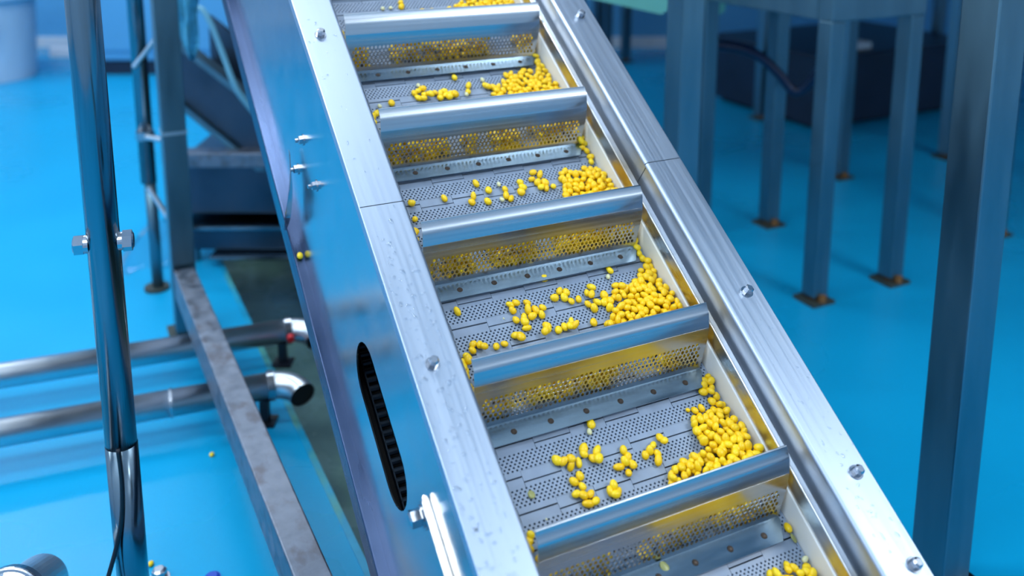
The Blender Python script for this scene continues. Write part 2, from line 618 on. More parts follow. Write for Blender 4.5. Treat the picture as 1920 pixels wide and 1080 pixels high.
def flight_meshes():
    out = {}
    # riser: plain sheet with a perforated field
    bm = bmesh.new()
    L = math.hypot(P_BEND[0] - P_FOLD[0], P_BEND[1] - P_FOLD[1])
    dy, dz = (P_BEND[0] - P_FOLD[0]) / L, (P_BEND[1] - P_FOLD[1]) / L

    def f(x, s, d):
        return Vector((x, P_FOLD[0] + dy * s + dz * d, P_FOLD[1] + dz * s - dy * d))

    def wide(s):           # the riser narrows towards its foot
        return 0.2085 + (XF - 0.2085) * min(1, s / (L * 0.7))
    th = 0.0016
    nx, px = 49, 0.0084
    xs = -nx * px / 2
    sa, ns, ps = 0.0085, 6, 0.0072
    sb = sa + ns * ps
    perf(bm, xs, nx, px, sa, ns, ps, 0.0030, 0.0035, f, th, both=True)

    def sheet(corners):
        A = [bm.verts.new(f(x, s, 0)) for x, s in corners]
        B = [bm.verts.new(f(x, s, th)) for x, s in corners]
        n = len(corners)
        bm.faces.new(A)
        bm.faces.new(B[::-1])
        for i in range(n):
            bm.faces.new((A[i], A[(i + 1) % n], B[(i + 1) % n], B[i]))
    sheet([(-wide(0), 0), (wide(0), 0), (wide(sa), sa), (-wide(sa), sa)])
    sheet([(-wide(sb), sb), (wide(sb), sb), (XF, L), (-XF, L)])
    sheet([(-wide(sa), sa), (xs, sa), (xs, sb), (-wide(sb), sb)])
    sheet([(-xs, sa), (wide(sa), sa), (wide(sb), sb), (-xs, sb)])
    out['riser'] = (bm, 'flight')
    # lip: folded on from the riser with small radii
    def rounded(a, b, c, r=0.28, n=4):
        p, q = lerp(b, a, r), lerp(b, c, r)
        return [tuple((1 - t) ** 2 * p[i] + 2 * t * (1 - t) * b[i] + t * t * q[i] for i in (0, 1)) for t in [k / n for k in range(n + 1)]]
    line = [lerp(P_BEND, P_FOLD, 0.06)] + rounded(lerp(P_BEND, P_FOLD, 0.12), P_BEND, P_HEM)[1:] + rounded(P_BEND, P_HEM, P_TIP, 0.2) + [lerp(P_HEM, P_TIP, 0.92)]
    tip = [(P_TIP[0] + 0.0018 * cos(t), P_TIP[1] - 0.0014 + 0.0018 * sin(t)) for t in (radians(120 - 55 * k) for k in range(5))]
    pts = line + tip
    back = []
    for i, p in enumerate(line[::-1]):
        j = len(line) - 1 - i
        a = line[max(j - 1, 0)]
        b = line[min(j + 1, len(line) - 1)]
        dd = math.hypot(b[0] - a[0], b[1] - a[1])
        back.append((p[0] + (b[1] - a[1]) / dd * th, p[1] - (b[0] - a[0]) / dd * th))
    bm = extrude_profile(pts + back, -XF, XF)
    out['lip'] = (bm, 'flight')
    # base flange lying on the belt, front corners cut off
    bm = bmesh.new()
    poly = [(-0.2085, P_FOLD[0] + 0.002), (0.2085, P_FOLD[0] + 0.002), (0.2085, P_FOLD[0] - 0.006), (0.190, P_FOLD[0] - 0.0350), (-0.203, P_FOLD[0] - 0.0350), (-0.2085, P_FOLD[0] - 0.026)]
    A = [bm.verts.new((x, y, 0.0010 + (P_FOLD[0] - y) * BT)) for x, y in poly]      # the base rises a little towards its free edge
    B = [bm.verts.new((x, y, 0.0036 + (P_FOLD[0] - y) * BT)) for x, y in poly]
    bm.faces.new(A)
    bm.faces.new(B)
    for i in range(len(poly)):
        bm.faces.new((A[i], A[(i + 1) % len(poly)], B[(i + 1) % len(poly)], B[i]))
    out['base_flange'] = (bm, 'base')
    res = {}
    for k, (b, m) in out.items():
        bmesh.ops.recalc_face_normals(b, faces=b.faces[:])
        me = bpy.data.meshes.new(k)
        b.to_mesh(me)
        b.free()
        me.materials.append(MT[m])
        if k == 'lip':
            for p in me.polygons:
                p.use_smooth = len(p.vertices) == 4
            try:
                me.set_sharp_from_angle(angle=radians(40))
            except Exception:
                pass
        res[k] = me
    b = bmesh.new()
    z = 0.0036 + 0.019 * BT - 0.0004
    cyl(b, (0, 0, z), (0, 0.001 * 0.2, z + 0.0014), 0.0055, 0.0045, n=14)
    cyl(b, (0, 0, z + 0.0014), (0, 0, z + 0.0018), 0.003, 0.002, n=8)
    me = bpy.data.meshes.new('bolt')
    bmesh.ops.recalc_face_normals(b, faces=b.faces[:])
    b.to_mesh(me)
    b.free()
    me.materials.append(MT['boltdark'])
    res['bolt'] = me
    return res


FM = flight_meshes()
SPAC = 0.205 * 1.24
TIPS = {j: 0.2995 + SPAC * j for j in range(-2, 8)}
for j, ty in TIPS.items():
    fo = bpy.data.objects.new('flight', None)
    fo.empty_display_size = 0.02
    COL.objects.link(fo)
    fo.parent = conv
    fo.location = (0, ty, 0)
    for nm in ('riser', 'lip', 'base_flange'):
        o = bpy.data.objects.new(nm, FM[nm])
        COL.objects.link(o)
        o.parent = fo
    for k in range(6):
        o = bpy.data.objects.new('bolt', FM['bolt'])
        COL.objects.link(o)
        o.parent = fo
        o.location = (-0.157 + k * 0.0645, P_FOLD[0] - 0.019, 0)

# ---- bolts of the frame
for x, y in [(-0.2860, 1.2418), (-0.2863, 0.5517), (0.2852, 1.2436), (0.2894, 0.5459), (0.2925, 0.2275), (0.296, 0.0907), (-0.286, 0.07)]:
    bm = hex_bolt(bmesh.new(), (x, y, ZF), (0, 0, 1), 0.0082, 0.013)
    obj('flange_bolt', bm, 'bolt', conv)
for y, z in [(1.1485, -0.0726), (1.036, -0.0743), (1.149, -0.165)]:
    bm = hex_bolt(bmesh.new(), (-XO, y, z), (-1, 0, 0), 0.0085, 0.008)
    cyl(bm, (-XO - 0.009, y, z), (-XO - 0.016, y, z), 0.0042, n=10)
    obj('panel_bolt', bm, 'bolt', conv)
# twisted hanger strap from the panel bolt to the ledge lip
bm = bmesh.new()
ctrl = curve_pts([(-XO - 0.012, 1.180, -0.145), (-XO - 0.014, 1.149, -0.168), (-XO - 0.018, 1.115, -0.205), (-XO - 0.021, 1.100, -0.265), (-XO - 0.021, 1.105, -0.312)], 6)
prev = None
for i, p in enumerate(ctrl):
    t = i / (len(ctrl) - 1)
    w = 0.004 + 0.010 * sin(pi * min(1, t * 1.1))
    ang = radians(90 * t)
    d = Vector((sin(ang) * 0.6, cos(ang), -0.35 * sin(ang))).normalized() * w
    nrm = Vector((-0.002, 0, 0.0015))
    ring = [bm.verts.new(p - d), bm.verts.new(p + d), bm.verts.new(p + d + nrm), bm.verts.new(p - d + nrm)]
    if prev:
        for k in range(4):
            bm.faces.new((prev[k], prev[(k + 1) % 4], ring[(k + 1) % 4], ring[k]))
    else:
        bm.faces.new(ring)
    prev = ring
bm.faces.new(prev)
obj('hanger_strap', bm, 'panel', conv)
# standing bar with rounded top end and its bolt near the lower end of the panel
bm = bmesh.new()
pr = [(-XO, 0.402), (-XO - 0.002, 0.408), (-XO - 0.006, 0.411), (-XO - 0.010, 0.408), (-XO - 0.012, 0.400), (-XO - 0.012, Y0), (-XO, Y0)]
A = [bm.verts.new((x, y, 0.022)) for x, y in pr]
B = [bm.verts.new((x, y, 0.016)) for x, y in pr]
bm.faces.new(A)
bm.faces.new(B)
for i in range(len(pr)):
    bm.faces.new((A[i], A[(i + 1) % len(pr)], B[(i + 1) % len(pr)], B[i]))
obj('standing_bar', bm, 'guide', conv, bevel=0.0015)
bm = bmesh.new()
cyl(bm, (-XO, 0.394, -0.018), (-XO - 0.006, 0.394, -0.018), 0.020, n=24)
cyl(bm, (-XO - 0.006, 0.394, -0.018), (-XO - 0.009, 0.394, -0.018), 0.016, n=24)
cyl(bm, (-XO - 0.009, 0.394, -0.018), (-XO - 0.024, 0.394, -0.018), 0.0135, n=6)
cyl(bm, (-XO - 0.024, 0.394, -0.018), (-XO - 0.026, 0.394, -0.018), 0.011, 0.008, n=12)
obj('large_bolt', bm, 'bolt', conv)
# support legs under the far side and under the low end
bm_list = [((0.24, 1.55, -0.27), 0.03), ((0.24, -0.12, -0.26), 0.03), ((-0.24, -0.20, -0.26), 0.03)]
for p, r in bm_list:
    w = M @ Vector(p)
    bm = boxm((w.x - r, w.y - r, (TD if 0.525 < w.dot(Cx) < 0.98 else 0.0)), (w.x + r, w.y + r, w.z + 0.02))
    o = obj('support_leg', bm, 'post')
    o.parent = conv
    o.matrix_parent_inverse = M.inverted()

# ================================================================ CORN KERNELS
def kernel_mesh(seed, lx, ly, lz, m):
    rnd = random.Random(seed)
    bm = bmesh.new()
    bmesh.ops.create_uvsphere(bm, u_segments=10, v_segments=7, radius=1.0)
    k1, k2 = rnd.uniform(0.08, 0.22), rnd.uniform(-0.12, 0.12)
    for v in bm.verts:
        x, y, z = v.co
        taper = 1 - k1 * y
        dent = 0.12 * max(0, y - 0.6)
        v.co = Vector(((x * taper + k2 * y * y * 0.6) * lx, (y - dent) * ly, z * taper * lz))
    me = bpy.data.meshes.new('corn_kernel')
    bm.to_mesh(me)
    bm.free()
    for p in me.polygons:
        p.use_smooth = True
    me.materials.append(MT[m])
    return me


KM = [kernel_mesh(i, 0.0057 + 0.0006 * (i % 3), 0.0078 + 0.0006 * (i % 4), 0.0050 + 0.0004 * (i % 2), 'kernel') for i in range(6)]
KP = [kernel_mesh(20 + i, 0.0042, 0.0058, 0.0034, 'kpale') for i in range(2)]
KO = [kernel_mesh(30, 0.0058, 0.0085, 0.0016, 'kolive')]

# kernels lying singly or in small clusters on the belt: positions across / along the belt in millimetres
SCAT = {
 "p0_pair":[(-28,445)],"p0_pale":[(-36,434)],
 "p0_chain":[(-57,412),(-62,403),(-37,403),(-49,394),(-42,390),(-107,407),(-98,402),(-88,393),(-86,402),(-74,394),(-81,375),(-94,370),(-84,360),(-98,352),(-89,347),(-86,334),(-76,346),(-73,334)],
 "p0_mid":[(6,392),(8,380),(-1,375),(-14,370),(10,368),(-2,358)],
 "p0_right":[(38,375),(49,380),(59,386),(76,394),(77,386),(59,372),(55,362)],
 "p0_tri":[(-44,341),(-32,337),(-36,347),(-40,333)],
 "p0_olive":[(-164,372)],"p0_bit":[(-157,332)],"p0_lone":[(147,422)],
 "p0_left":[(-203,317),(-198,311),(-205,304),(-201,300),(-192,317),(-206,297)],
 "p1_lone":[(2,710)],"p1_stand":[(133,699)],"p1_pale":[(124,687)],"p1_left1":[(-174,683)],"p1_bit":[(-100,652)],
 "p1_clus":[(-79,674),(-69,674),(-79,663),(-48,671),(-51,659),(-38,655),(-24,656),(-31,644),(-48,645),(-64,646),(-80,645),(-68,637),(-67,626)],
 "p1_two":[(-92,618),(-86,612)],"p1_three":[(-31,622),(-33,612),(-41,610)],
 "p1_row":[(-13,610),(0,613),(16,619),(7,610),(16,608)],
 "p1_back":[(-131,607),(-116,608)],"p1_one":[(56,609)],
 "p1_arc":[(5,669),(20,680),(23,666),(31,675),(33,656)],
 "p1_bridge":[(48,657),(69,665),(82,674),(73,658),(61,644),(80,644),(69,634),(99,654),(94,641),(98,628)],
 "p1_strip":[(214,746),(211,733),(209,720),(210,709)],
 "p1_left":[(-168,620),(-158,616),(-154,609),(-173,610),(-186,602),(-197,591),(-187,594),(-196,579),(-201,584),(-200,569),(-202,558),(-204,570),(-203,551)],
 "p2_s":[(-48,932),(-29,913),(-120,910),(-184,911),(4,909),(1,895),(8,886),(-63,905),(-71,892),(-40,888),(40,919),(41,907),(33,897)],
 "p2_pale":[(-4,922),(-11,887)],
 "p2_cl":[(76,937),(67,922),(88,930),(76,913),(90,910),(88,896),(104,898),(78,900)],
 "p2_strip":[(214,1022),(214,1006),(214,991),(208,992),(206,979),(213,970),(214,954),(210,942)],
 "p2_left":[(-197,1122),(-199,1107),(-202,1092),(-208,1076),(-187,1131)],
 "p2_l2":[(-186,906),(-188,876),(-202,855),(-197,848),(-200,833),(-202,842),(-201,821)],
 "p3_s":[(3,1204),(-150,1153),(26,1178),(19,1161),(63,1173),(64,1165)],
 "p3_pale":[(-81,1192),(-176,1148),(12,1153),(62,1189)],
 "p3_cl":[(-96,1172),(-86,1176),(-76,1180),(-76,1166),(-92,1159),(-82,1155),(-69,1162),(-66,1158)],
 "p3_cl2":[(-52,1168),(-42,1164),(-32,1169),(-32,1158),(-46,1153),(-18,1161),(-14,1154),(-28,1150)],
 "p3_strip":[(214,1293),(213,1268),(212,1244),(209,1226),(214,1213)],
 "p3_left":[(-200,1358),(-201,1344),(-202,1401)],
 "p4_s":[(-45,1428),(-43,1442)],"p4_pale":[(-89,1425),(-71,1425)],
 "m1":[(180,163),(185,157),(174,158),(146,162),(153,159),(210,152),(214,142),(203,146)],
 "m1_pale":[(213,162)],"m1_strip":[(214,210)],"m1_green":[(214,194)],"m1_olive":[(-12,220)],
}
# outlines of the heaps against each flight, same frame
HEAP = {0: [(57, 326), (76, 346), (109, 350), (135, 353), (137, 375), (139, 398), (148, 412), (170, 426), (178, 410), (193, 412), (200, 431), (190, 441), (203, 471), (217, 467), (216, 449), (226, 442), (231, 406), (238, 381), (244, 362), (242, 300), (57, 300)],
        1: [(75, 590), (80, 606), (100, 620), (94, 633), (120, 656), (131, 670), (148, 658), (158, 668), (175, 669), (189, 687), (212, 702), (225, 697), (222, 672), (232, 652), (233, 631), (231, 560), (75, 560)],
        2: [(112, 870), (129, 894), (127, 914), (133, 933), (150, 930), (159, 921), (185, 929), (211, 925), (216, 906), (230, 888), (230, 820), (112, 820)],
        3: [(67, 1147), (84, 1185), (107, 1196), (133, 1202), (136, 1187), (162, 1205), (184, 1199), (203, 1215), (216, 1207), (224, 1179), (234, 1080), (67, 1080)],
        4: [(-39, 1414), (-20, 1446), (23, 1462), (229, 1482), (230, 1350), (-39, 1350)],
        -1: [(60, 120), (116, 135), (144, 146), (165, 150), (180, 148), (216, 145), (221, 128), (224, 60), (60, 60)]}


def inside(poly, x, y):
    c = False
    for i in range(len(poly)):
        (x0, y0), (x1, y1) = poly[i - 1], poly[i]
        if (y0 > y) != (y1 > y) and x < (x1 - x0) * (y - y0) / (y1 - y0) + x0:
            c = not c
    return c


KD = 0.0110                                 # packing diameter
kern = []                                   # dicts: p (x,y,z), pocket, key


def riser_y(z):                              # uphill face of a flight, relative to its tip
    for (a, b) in ((P_FOLD, P_BEND), (P_BEND, P_HEM), (P_HEM, P_TIP)):
        if z <= b[1]:
            return a[0] + (b[0] - a[0]) * (z - a[1]) / (b[1] - a[1])
    return 0.01


rnd = random.Random(11)
placed = {}


def near(pk, x, y):
    return [q for q in placed.setdefault(pk, []) if abs(q[0] - x) < KD and abs(q[1] - y) < KD]


def drop(pk, x, y):
    z = 0.0052
    for q in near(pk, x, y):
        d2 = (q[0] - x) ** 2 + (q[1] - y) ** 2
        if d2 < KD * KD:
            z = max(z, q[2] + 0.82 * math.sqrt(KD * KD - d2))
    return z


def pocket_of(key):
    return -1 if key[0] == 'm' else int(key[1])


for key, pts in SCAT.items():
    pk = pocket_of(key)
    for (x, y) in pts:
        xy0 = (x, y)
        x, y = x / 1000, y / 1000
        flat = key.endswith(('olive', 'bit', 'green'))
        z = 0.006 if key == 'm1_olive' else (0.0016 if key.endswith('olive') else drop(pk, x, y) - 0.0004)
        z = min(z, 0.014)
        placed[pk].append((x, y, z)) if pk in placed else placed.setdefault(pk, [(x, y, z)])
        kern.append(dict(p=(x, y, z), pk=pk, key=key, xy=xy0))
# the heaps
for pk, poly in HEAP.items():
    P = [(a / 1000, b / 1000) for a, b in poly]
    ty = TIPS[pk]
    xs = [p[0] for p in P]
    ys = [p[1] for p in P]
    top = 0.040 if pk in (0, 1, -1) else 0.034
    for _ in range(3600):
        x, y = rnd.uniform(min(xs), min(max(xs), 0.2165)), rnd.uniform(max(min(ys), ty - 0.06), max(ys))
        if not inside(P, x, y):
            continue
        z = drop(pk, x, y)
        edge = min(1.0, max(0.0, (x - 0.06) / 0.13))
        prof = top * (0.35 + 0.65 * edge) * max(0.25, 1 - max(0, y - ty - 0.02) / 0.13)
        if z > prof or y - ty < riser_y(z) + 0.0105 or (z > 0.013 and y - ty < -0.02 and z > 0.028):
            continue
        placed[pk].append((x, y, z))
        kern.append(dict(p=(x, y, z), pk=pk, key='heap'))
# corn lying in the trough behind each perforated riser
for pk, ty in TIPS.items():
    if pk > 5 or pk < -1:
        continue
    gaps = [(rnd.uniform(-0.2, 0.2), rnd.uniform(0.008, 0.03)) for _ in range(3)]
    for _ in range(900):
        x, y = rnd.uniform(-0.212, 0.212), ty + rnd.uniform(-0.060, -0.016)
        if any(abs(x - g) < w for g, w in gaps):
            continue
        z = drop(pk, x, y)
        if z > 0.032 + 0.008 * sin(x * 40 + pk) or y - ty < riser_y(z) + 0.0105:
            continue
        placed[pk].append((x, y, z))
        kern.append(dict(p=(x, y, z), pk=pk, key='trough'))

# which kernels the camera side can see: not buried under others, not in the trough
camL = M.inverted() @ Vector((0, 0, CAM_H))
for k in kern:
    k['d'] = (Vector(k['p']) - camL).length
    k['hid'] = k['key'] == 'trough'
    w = M @ Vector(k['p']) - Vector((0, 0, CAM_H))
    zc = w.y * cos(PITCH) - w.z * sin(PITCH)
    yc = -(w.y * sin(PITCH) + w.z * cos(PITCH))
    k['out'] = not (-5 < 960 + F_PX * w.x / zc < 1925 and -5 < 123 + F_PX * yc / zc < 1085)
    if k['key'] == 'heap':
        x, y, z = k['p']
        if y < TIPS[k['pk']] - 0.012:
            k['hid'] = True
        else:
            v = (camL - Vector(k['p'])).normalized()
            cov = 0
            for q in placed[k['pk']]:
                w = Vector(q) - Vector(k['p'])
                t = w.dot(v)
                if t > 0.004 and t < 0.05 and (w - v * t).length < 0.0045:
                    cov += 1
            k['hid'] = cov >= 1
vis = sorted([k for k in kern if not k['hid'] and not k['out']], key=lambda k: (k['key'] not in SCAT or k['pk'] > 3, k['d']))
single = vis[:298]
rest = vis[298:] + [k for k in kern if k['hid'] or k['out']]

POCKET = {-1: 'at the bottom edge', 0: 'on lowest belt stretch', 1: 'on second belt stretch',
          2: 'on third belt stretch', 3: 'on fourth belt stretch', 4: 'on topmost belt stretch'}
LAB = {
 'p0_pair': 'lone yellow corn kernel beside a pale squashed one under the flight base, lowest stretch',
 'p0_pale': 'pale translucent corn kernel touching a yellow one under the flight base, lowest stretch',
 'p0_chain': 'yellow corn kernel in the long bent chain lying on the lowest stretch of belt',
 'p0_mid': 'yellow corn kernel in the small six-kernel cluster mid belt on the lowest stretch',
 'p0_right': 'yellow corn kernel in the loose cluster left of the big heap, lowest stretch',
 'p0_tri': 'yellow corn kernel in the small triangle of kernels against the lowest flight lip',
 'p0_olive': 'flat olive corn skin stuck on the perforations, lowest stretch of belt',
 'p0_bit': 'tiny pale corn scrap just above the lowest flight lip',
 'p0_lone': 'small yellow kernel alone just left of the big heap, lowest stretch of belt',
 'p0_left': 'yellow corn kernel wedged at the left end of the lowest flight',
 'p1_lone': 'lone yellow corn kernel against the flight base on the second stretch of belt',
 'p1_stand': 'lone upright yellow kernel beside a pale one, second stretch of belt',
 'p1_pale': 'small pale kernel under the upright yellow one, second stretch of belt',
 'p1_left1': 'lone greenish-yellow kernel near the left flange on the second stretch of belt',
 'p1_bit': 'tiny yellow kernel left of the thirteen-kernel cluster, second stretch of belt',
 'p1_clus': 'yellow corn kernel in the thirteen-kernel cluster mid belt, second stretch',
 'p1_two': 'yellow kernel of the touching pair just above the second flight lip',
 'p1_three': 'yellow kernel of the trio just above the second flight lip',
 'p1_row': 'yellow kernel of the short row along the middle of the second flight lip',
 'p1_back': 'half-hidden yellow kernel peeping over the left of the second flight lip',
 'p1_one': 'single yellow kernel on the second flight lip, left of the heap',
 'p1_arc': 'yellow corn kernel in the little arch-shaped cluster on the second stretch of belt',
 'p1_bridge': 'yellow corn kernel in the cluster joining on to the heap, second stretch of belt',
 'p1_strip': 'yellow kernel in the line beside the white strip under the third flight riser',
 'p1_left': 'yellow corn kernel wedged at the left end of the second flight',
 'm1_strip': 'lone yellow kernel against the white strip in the bottom corner of the belt',
 'm1_green': 'small greenish kernel under the lone one by the white strip, bottom corner',
 'm1_olive': 'flat olive corn skin on the base flange of the lowest flight',
 'm1_pale': 'pale kernel on top of the bottom corner heap',
 'm1': 'yellow corn kernel of the cluster at the bottom edge of the picture',
}


ORD = 'first second third fourth fifth sixth seventh eighth ninth tenth eleventh twelfth thirteenth fourteenth fifteenth sixteenth seventeenth eighteenth'.split()
CL = {'p0_chain': 'long bent chain, lowest belt stretch', 'p0_mid': 'six-kernel cluster mid belt, lowest stretch', 'p0_right': 'loose cluster beside the lowest heap',
      'p0_tri': 'small triangle on the lowest flight lip', 'p0_left': 'kernels at lowest flight left end', 'p1_clus': 'thirteen-kernel cluster, second belt stretch',
      'p1_two': 'touching pair on the second flight lip', 'p1_three': 'trio on the second flight lip', 'p1_row': 'short row along the second flight lip',
      'p1_back': 'two peeping over the second flight lip', 'p1_arc': 'arch-shaped cluster, second belt stretch', 'p1_bridge': 'cluster joining the second lowest heap',
      'p1_strip': 'line under the third riser by the white strip', 'p1_left': 'kernels at second flight left end', 'm1': 'cluster at the bottom edge'}


def sub_pale(key):
    return key.endswith('pale')


def kmat(key):
    if key.endswith('pale') or key.endswith('bit'):
        return KP
    if key.endswith('olive') or key.endswith('green'):
        return KO
    return KM


def krot(r, key, p, pk):
    yawr = r.gauss(0.1, 0.75)
    tilt = r.gauss(0, 0.25) if key in SCAT else r.gauss(0, 0.55)
    return Matrix.Rotation(yawr, 4, 'Z') @ Matrix.Rotation(tilt, 4, 'X') @ Matrix.Rotation(r.gauss(0, 0.3), 4, 'Y')


rk = random.Random(5)
cnt = {}
for k in single + rest:
    k['rot'] = krot(rk, k['key'], k['p'], k['pk'])
    s = rk.uniform(0.9, 1.12) * (0.6 if k['key'].endswith(('bit', 'lone')) and k['key'] == 'p0_bit' or k['key'] in ('p0_lone', 'p1_bit') else 1.0)
    if k['key'].endswith('bit'):
        s *= 0.6
    k['s'] = s
    k['me'] = rk.choice(kmat(k['key']))
for k in single:
    o = bpy.data.objects.new('corn_kernel', k['me'])
    COL.objects.link(o)
    o.matrix_world = M @ Matrix.Translation(k['p']) @ k['rot'] @ Matrix.Scale(k['s'], 4)
    key, pk = k['key'], k['pk']
    if key == 'heap':
        x, y, z = k['p']
        hp = [(a_ / 1000, b_ / 1000) for a_, b_ in HEAP[pk]]
        x0_, x1_ = min(p[0] for p in hp), 0.217
        fx = (x - x0_) / (x1_ - x0_)
        dy = y - TIPS[pk]
        row = 'on the flight lip' if dy < 0.022 else 'in the middle band' if dy < 0.055 else 'in the upper part' if dy < 0.095 else 'at the very top'
        if pk == 4:
            colm = 'left end' if fx < 0.33 else 'middle' if fx < 0.66 else 'right end'
            lab = 'yellow corn kernel at the ' + colm + ' of the long heap at the top edge'
        else:
            colm = 'left fringe' if fx < 0.33 else 'centre' if fx < 0.66 else 'near white strip' if fx < 0.9 else 'touching white strip'
            where = {-1: 'bottom edge heap', 0: 'lowest heap', 1: 'second lowest heap', 2: 'third lowest heap', 3: 'fourth lowest heap'}[pk]
            lab = 'corn kernel ' + row + ' of ' + where + ', ' + colm
        g = lab
    elif key in LAB and len(SCAT[key]) == 1:
        lab, g = LAB[key], None
    else:
        order = sorted(SCAT[key], key=lambda q: (round(q[0] - 0.18 * q[1], 3), q[1]))
        mine = (round(k['xy'][0]), round(k['xy'][1]))
        n_ = order.index(mine)
        if key in CL:
            what = CL[key]
        else:
            sub = key.split('_')[1]
            what = {'s': 'loose kernels', 'pale': 'pale kernels', 'cl': 'middle cluster', 'cl2': 'second middle cluster', 'strip': 'line by white strip',
                    'left': 'kernels at the left flange', 'l2': 'kernels at left flight end'}[sub] + ' ' + POCKET[pk]
        lab = ('pale' if sub_pale(key) else 'yellow') + ' corn kernel ' + ORD[n_] + ' from left in ' + what
        g = what
    tag(o, lab, 'corn kernel', g)
# everything smaller or buried: one mass
bm = bmesh.new()
tmp = []
for k in rest:
    mx = Matrix.Translation(k['p']) @ k['rot'] @ Matrix.Scale(k['s'], 4)
    me = k['me']
    vs = [bm.verts.new(mx @ v.co) for v in me.vertices]
    pale = me in KP
    for p in me.polygons:
        f = bm.faces.new([vs[i] for i in p.vertices])
        f.smooth = True
        f.material_index = 1 if pale else 0
me = bpy.data.meshes.new('corn_mass')
bm.to_mesh(me)
bm.free()
me.materials.append(MT['kernel'])
me.materials.append(MT['kpale'])
o = bpy.data.objects.new('corn_mass', me)
COL.objects.link(o)
o.matrix_world = M
tag(o, 'mass of yellow corn kernels filling the troughs behind and between the flights', 'corn', kind='stuff')
# a kernel on the outer ledge and two on the floor
for lab, mx in (('single yellow kernel stuck on the dark outer ledge of the conveyor', M @ Matrix.Translation((-0.3275, 1.030, ZB + 0.0055))),
                ('single yellow kernel on the blue floor near the grey rail', Matrix.Translation((-0.801, 2.251, 0.005))),
                ('single yellow kernel on the blue floor beside the round post', Matrix.Translation((-0.809, 1.843, 0.005)))):
    o = bpy.data.objects.new('corn_kernel', KM[1])
    COL.objects.link(o)
    o.matrix_world = mx
    tag(o, lab, 'corn kernel')


# ================================================================ WATER DROPS ON THE FLANGES
def drops(spots, seed, zt):
    r = random.Random(seed)
    bm = bmesh.new()
    for (x, y, rad) in spots:
        n, rings = 12, 4
        el = r.uniform(1.0, 2.0)
        rot = r.gauss(0.4, 0.6)
        ph, am = r.uniform(0, 6), r.uniform(0.05, 0.3)
        h = rad * r.uniform(0.55, 0.8)
        prev = None
        for j in range(rings):
            a = j / rings * pi / 2
            rr, zz = cos(a), sin(a)
            ring = []
            for i in range(n):
                t = 2 * pi * i / n
                q = rr * rad * (1 + am * sin(2 * t + ph) + 0.5 * am * sin(3 * t + 2 * ph))
                px_, py_ = q * cos(t), q * sin(t) * el
                ring.append(bm.verts.new((x + px_ * cos(rot) - py_ * sin(rot), y + px_ * sin(rot) + py_ * cos(rot), zt + zz * h)))
            if prev:
                for i in range(n):
                    bm.faces.new((prev[i], prev[(i + 1) % n], ring[(i + 1) % n], ring[i]))
            else:
                bm.faces.new(ring[::-1])
            prev = ring
        t = bm.verts.new((x, y, zt + h))
        for i in range(n):
            bm.faces.new((prev[i], prev[(i + 1) % n], t))
    return bm


rd = random.Random(3)
big = [(-288,490),(-262,474),(-279,454),(-270,442),(-292,441),(-296,429),(-291,388),(-310,375),(-305,335),(-312,350),(-301,322),(-286,297),(-305,276),(-307,318),(-283,480),(-306,534),(-286,511),(-275,805),(-262,706),(-284,710),(-300,703),(-264,736),(-304,656),(-289,632),(-267,612),(-261,590),(-280,665),(-304,533),(-307,566),(-272,519)]
sp = [(x / 1000, y / 1000, rd.uniform(0.0022, 0.0040)) for x, y in big]
for _ in range(190):
    y = rd.uniform(0.20, 0.78) if rd.random() < 0.85 else rd.uniform(0.78, 1.3)
    sp.append((rd.uniform(-0.316, -0.258), y, rd.choice((0.0009, 0.0012, 0.0018, 0.0026))))
o = obj('water_droplets', drops(sp, 1, ZF + 0.0002), 'water', smooth=True)
o.matrix_world = M
tag(o, 'clear water droplets beaded on the left flange of the conveyor', 'water droplets', kind='stuff')
bigr = [(292,476),(259,416),(300,401),(308,381),(259,363),(271,347),(294,316),(292,299),(305,286),(266,282),(315,266),(280,261),(287,255),(275,244),(262,212),(285,211),(270,196),(276,192),(287,179),(261,184),(282,164),(278,172),(316,145),(299,133),(260,143),(274,138),(271,117),(304,154),(290,1179),(285,949)]
sp = [(x / 1000, y / 1000, rd.uniform(0.0012, 0.0028)) for x, y in bigr] + [(rd.uniform(0.26, 0.316), rd.uniform(0.05, 0.5), rd.choice((0.0008, 0.0012))) for _ in range(50)]
o = obj('water_droplets', drops(sp, 2, ZF + 0.0002), 'water', smooth=True)
o.matrix_world = M
tag(o, 'sparse clear water droplets on the right flange of the conveyor', 'water droplets', kind='stuff')

# ================================================================ LEFT FOREGROUND AND BACKGROUND
# --- round post with cross bolt and black cable
PX, PY, PR = -0.739, 1.6, 0.0285
post = empty('round_post', 'polished round stainless post with a cross bolt, at the left of the conveyor', 'post', Matrix.Translation((PX, PY, 0)))
obj('tube', cyl(bmesh.new(), (0, 0, 0.004), (0, 0, 2.6), PR, n=40), 'tube', post, smooth=True)
obj('sleeve', cyl(bmesh.new(), (0, 0, 0.004), (0, 0, 0.46), PR + 0.0008, n=40), 'tube', post, smooth=True)
obj('foot_plate', cyl(bmesh.new(), (0, 0, 0), (0, 0, 0.008), 0.06, n=32), 'bolt', post)
d = Vector((0.96, 0.28, 0))
for s in (-1, 1):
    bm = bmesh.new()
    c = Vector((0, 0, 0.862))
    cyl(bm, c + d * s * (PR - 0.004), c + d * s * (PR + 0.004), 0.017, n=24)
    cyl(bm, c + d * s * (PR + 0.004), c + d * s * (PR + 0.020), 0.0195, n=6, phase=0.3)
    cyl(bm, c + d * s * (PR + 0.020), c + d * s * (PR + 0.0225), 0.0165, 0.013, n=16)
    obj('cross_bolt', bm, 'bolt', post)
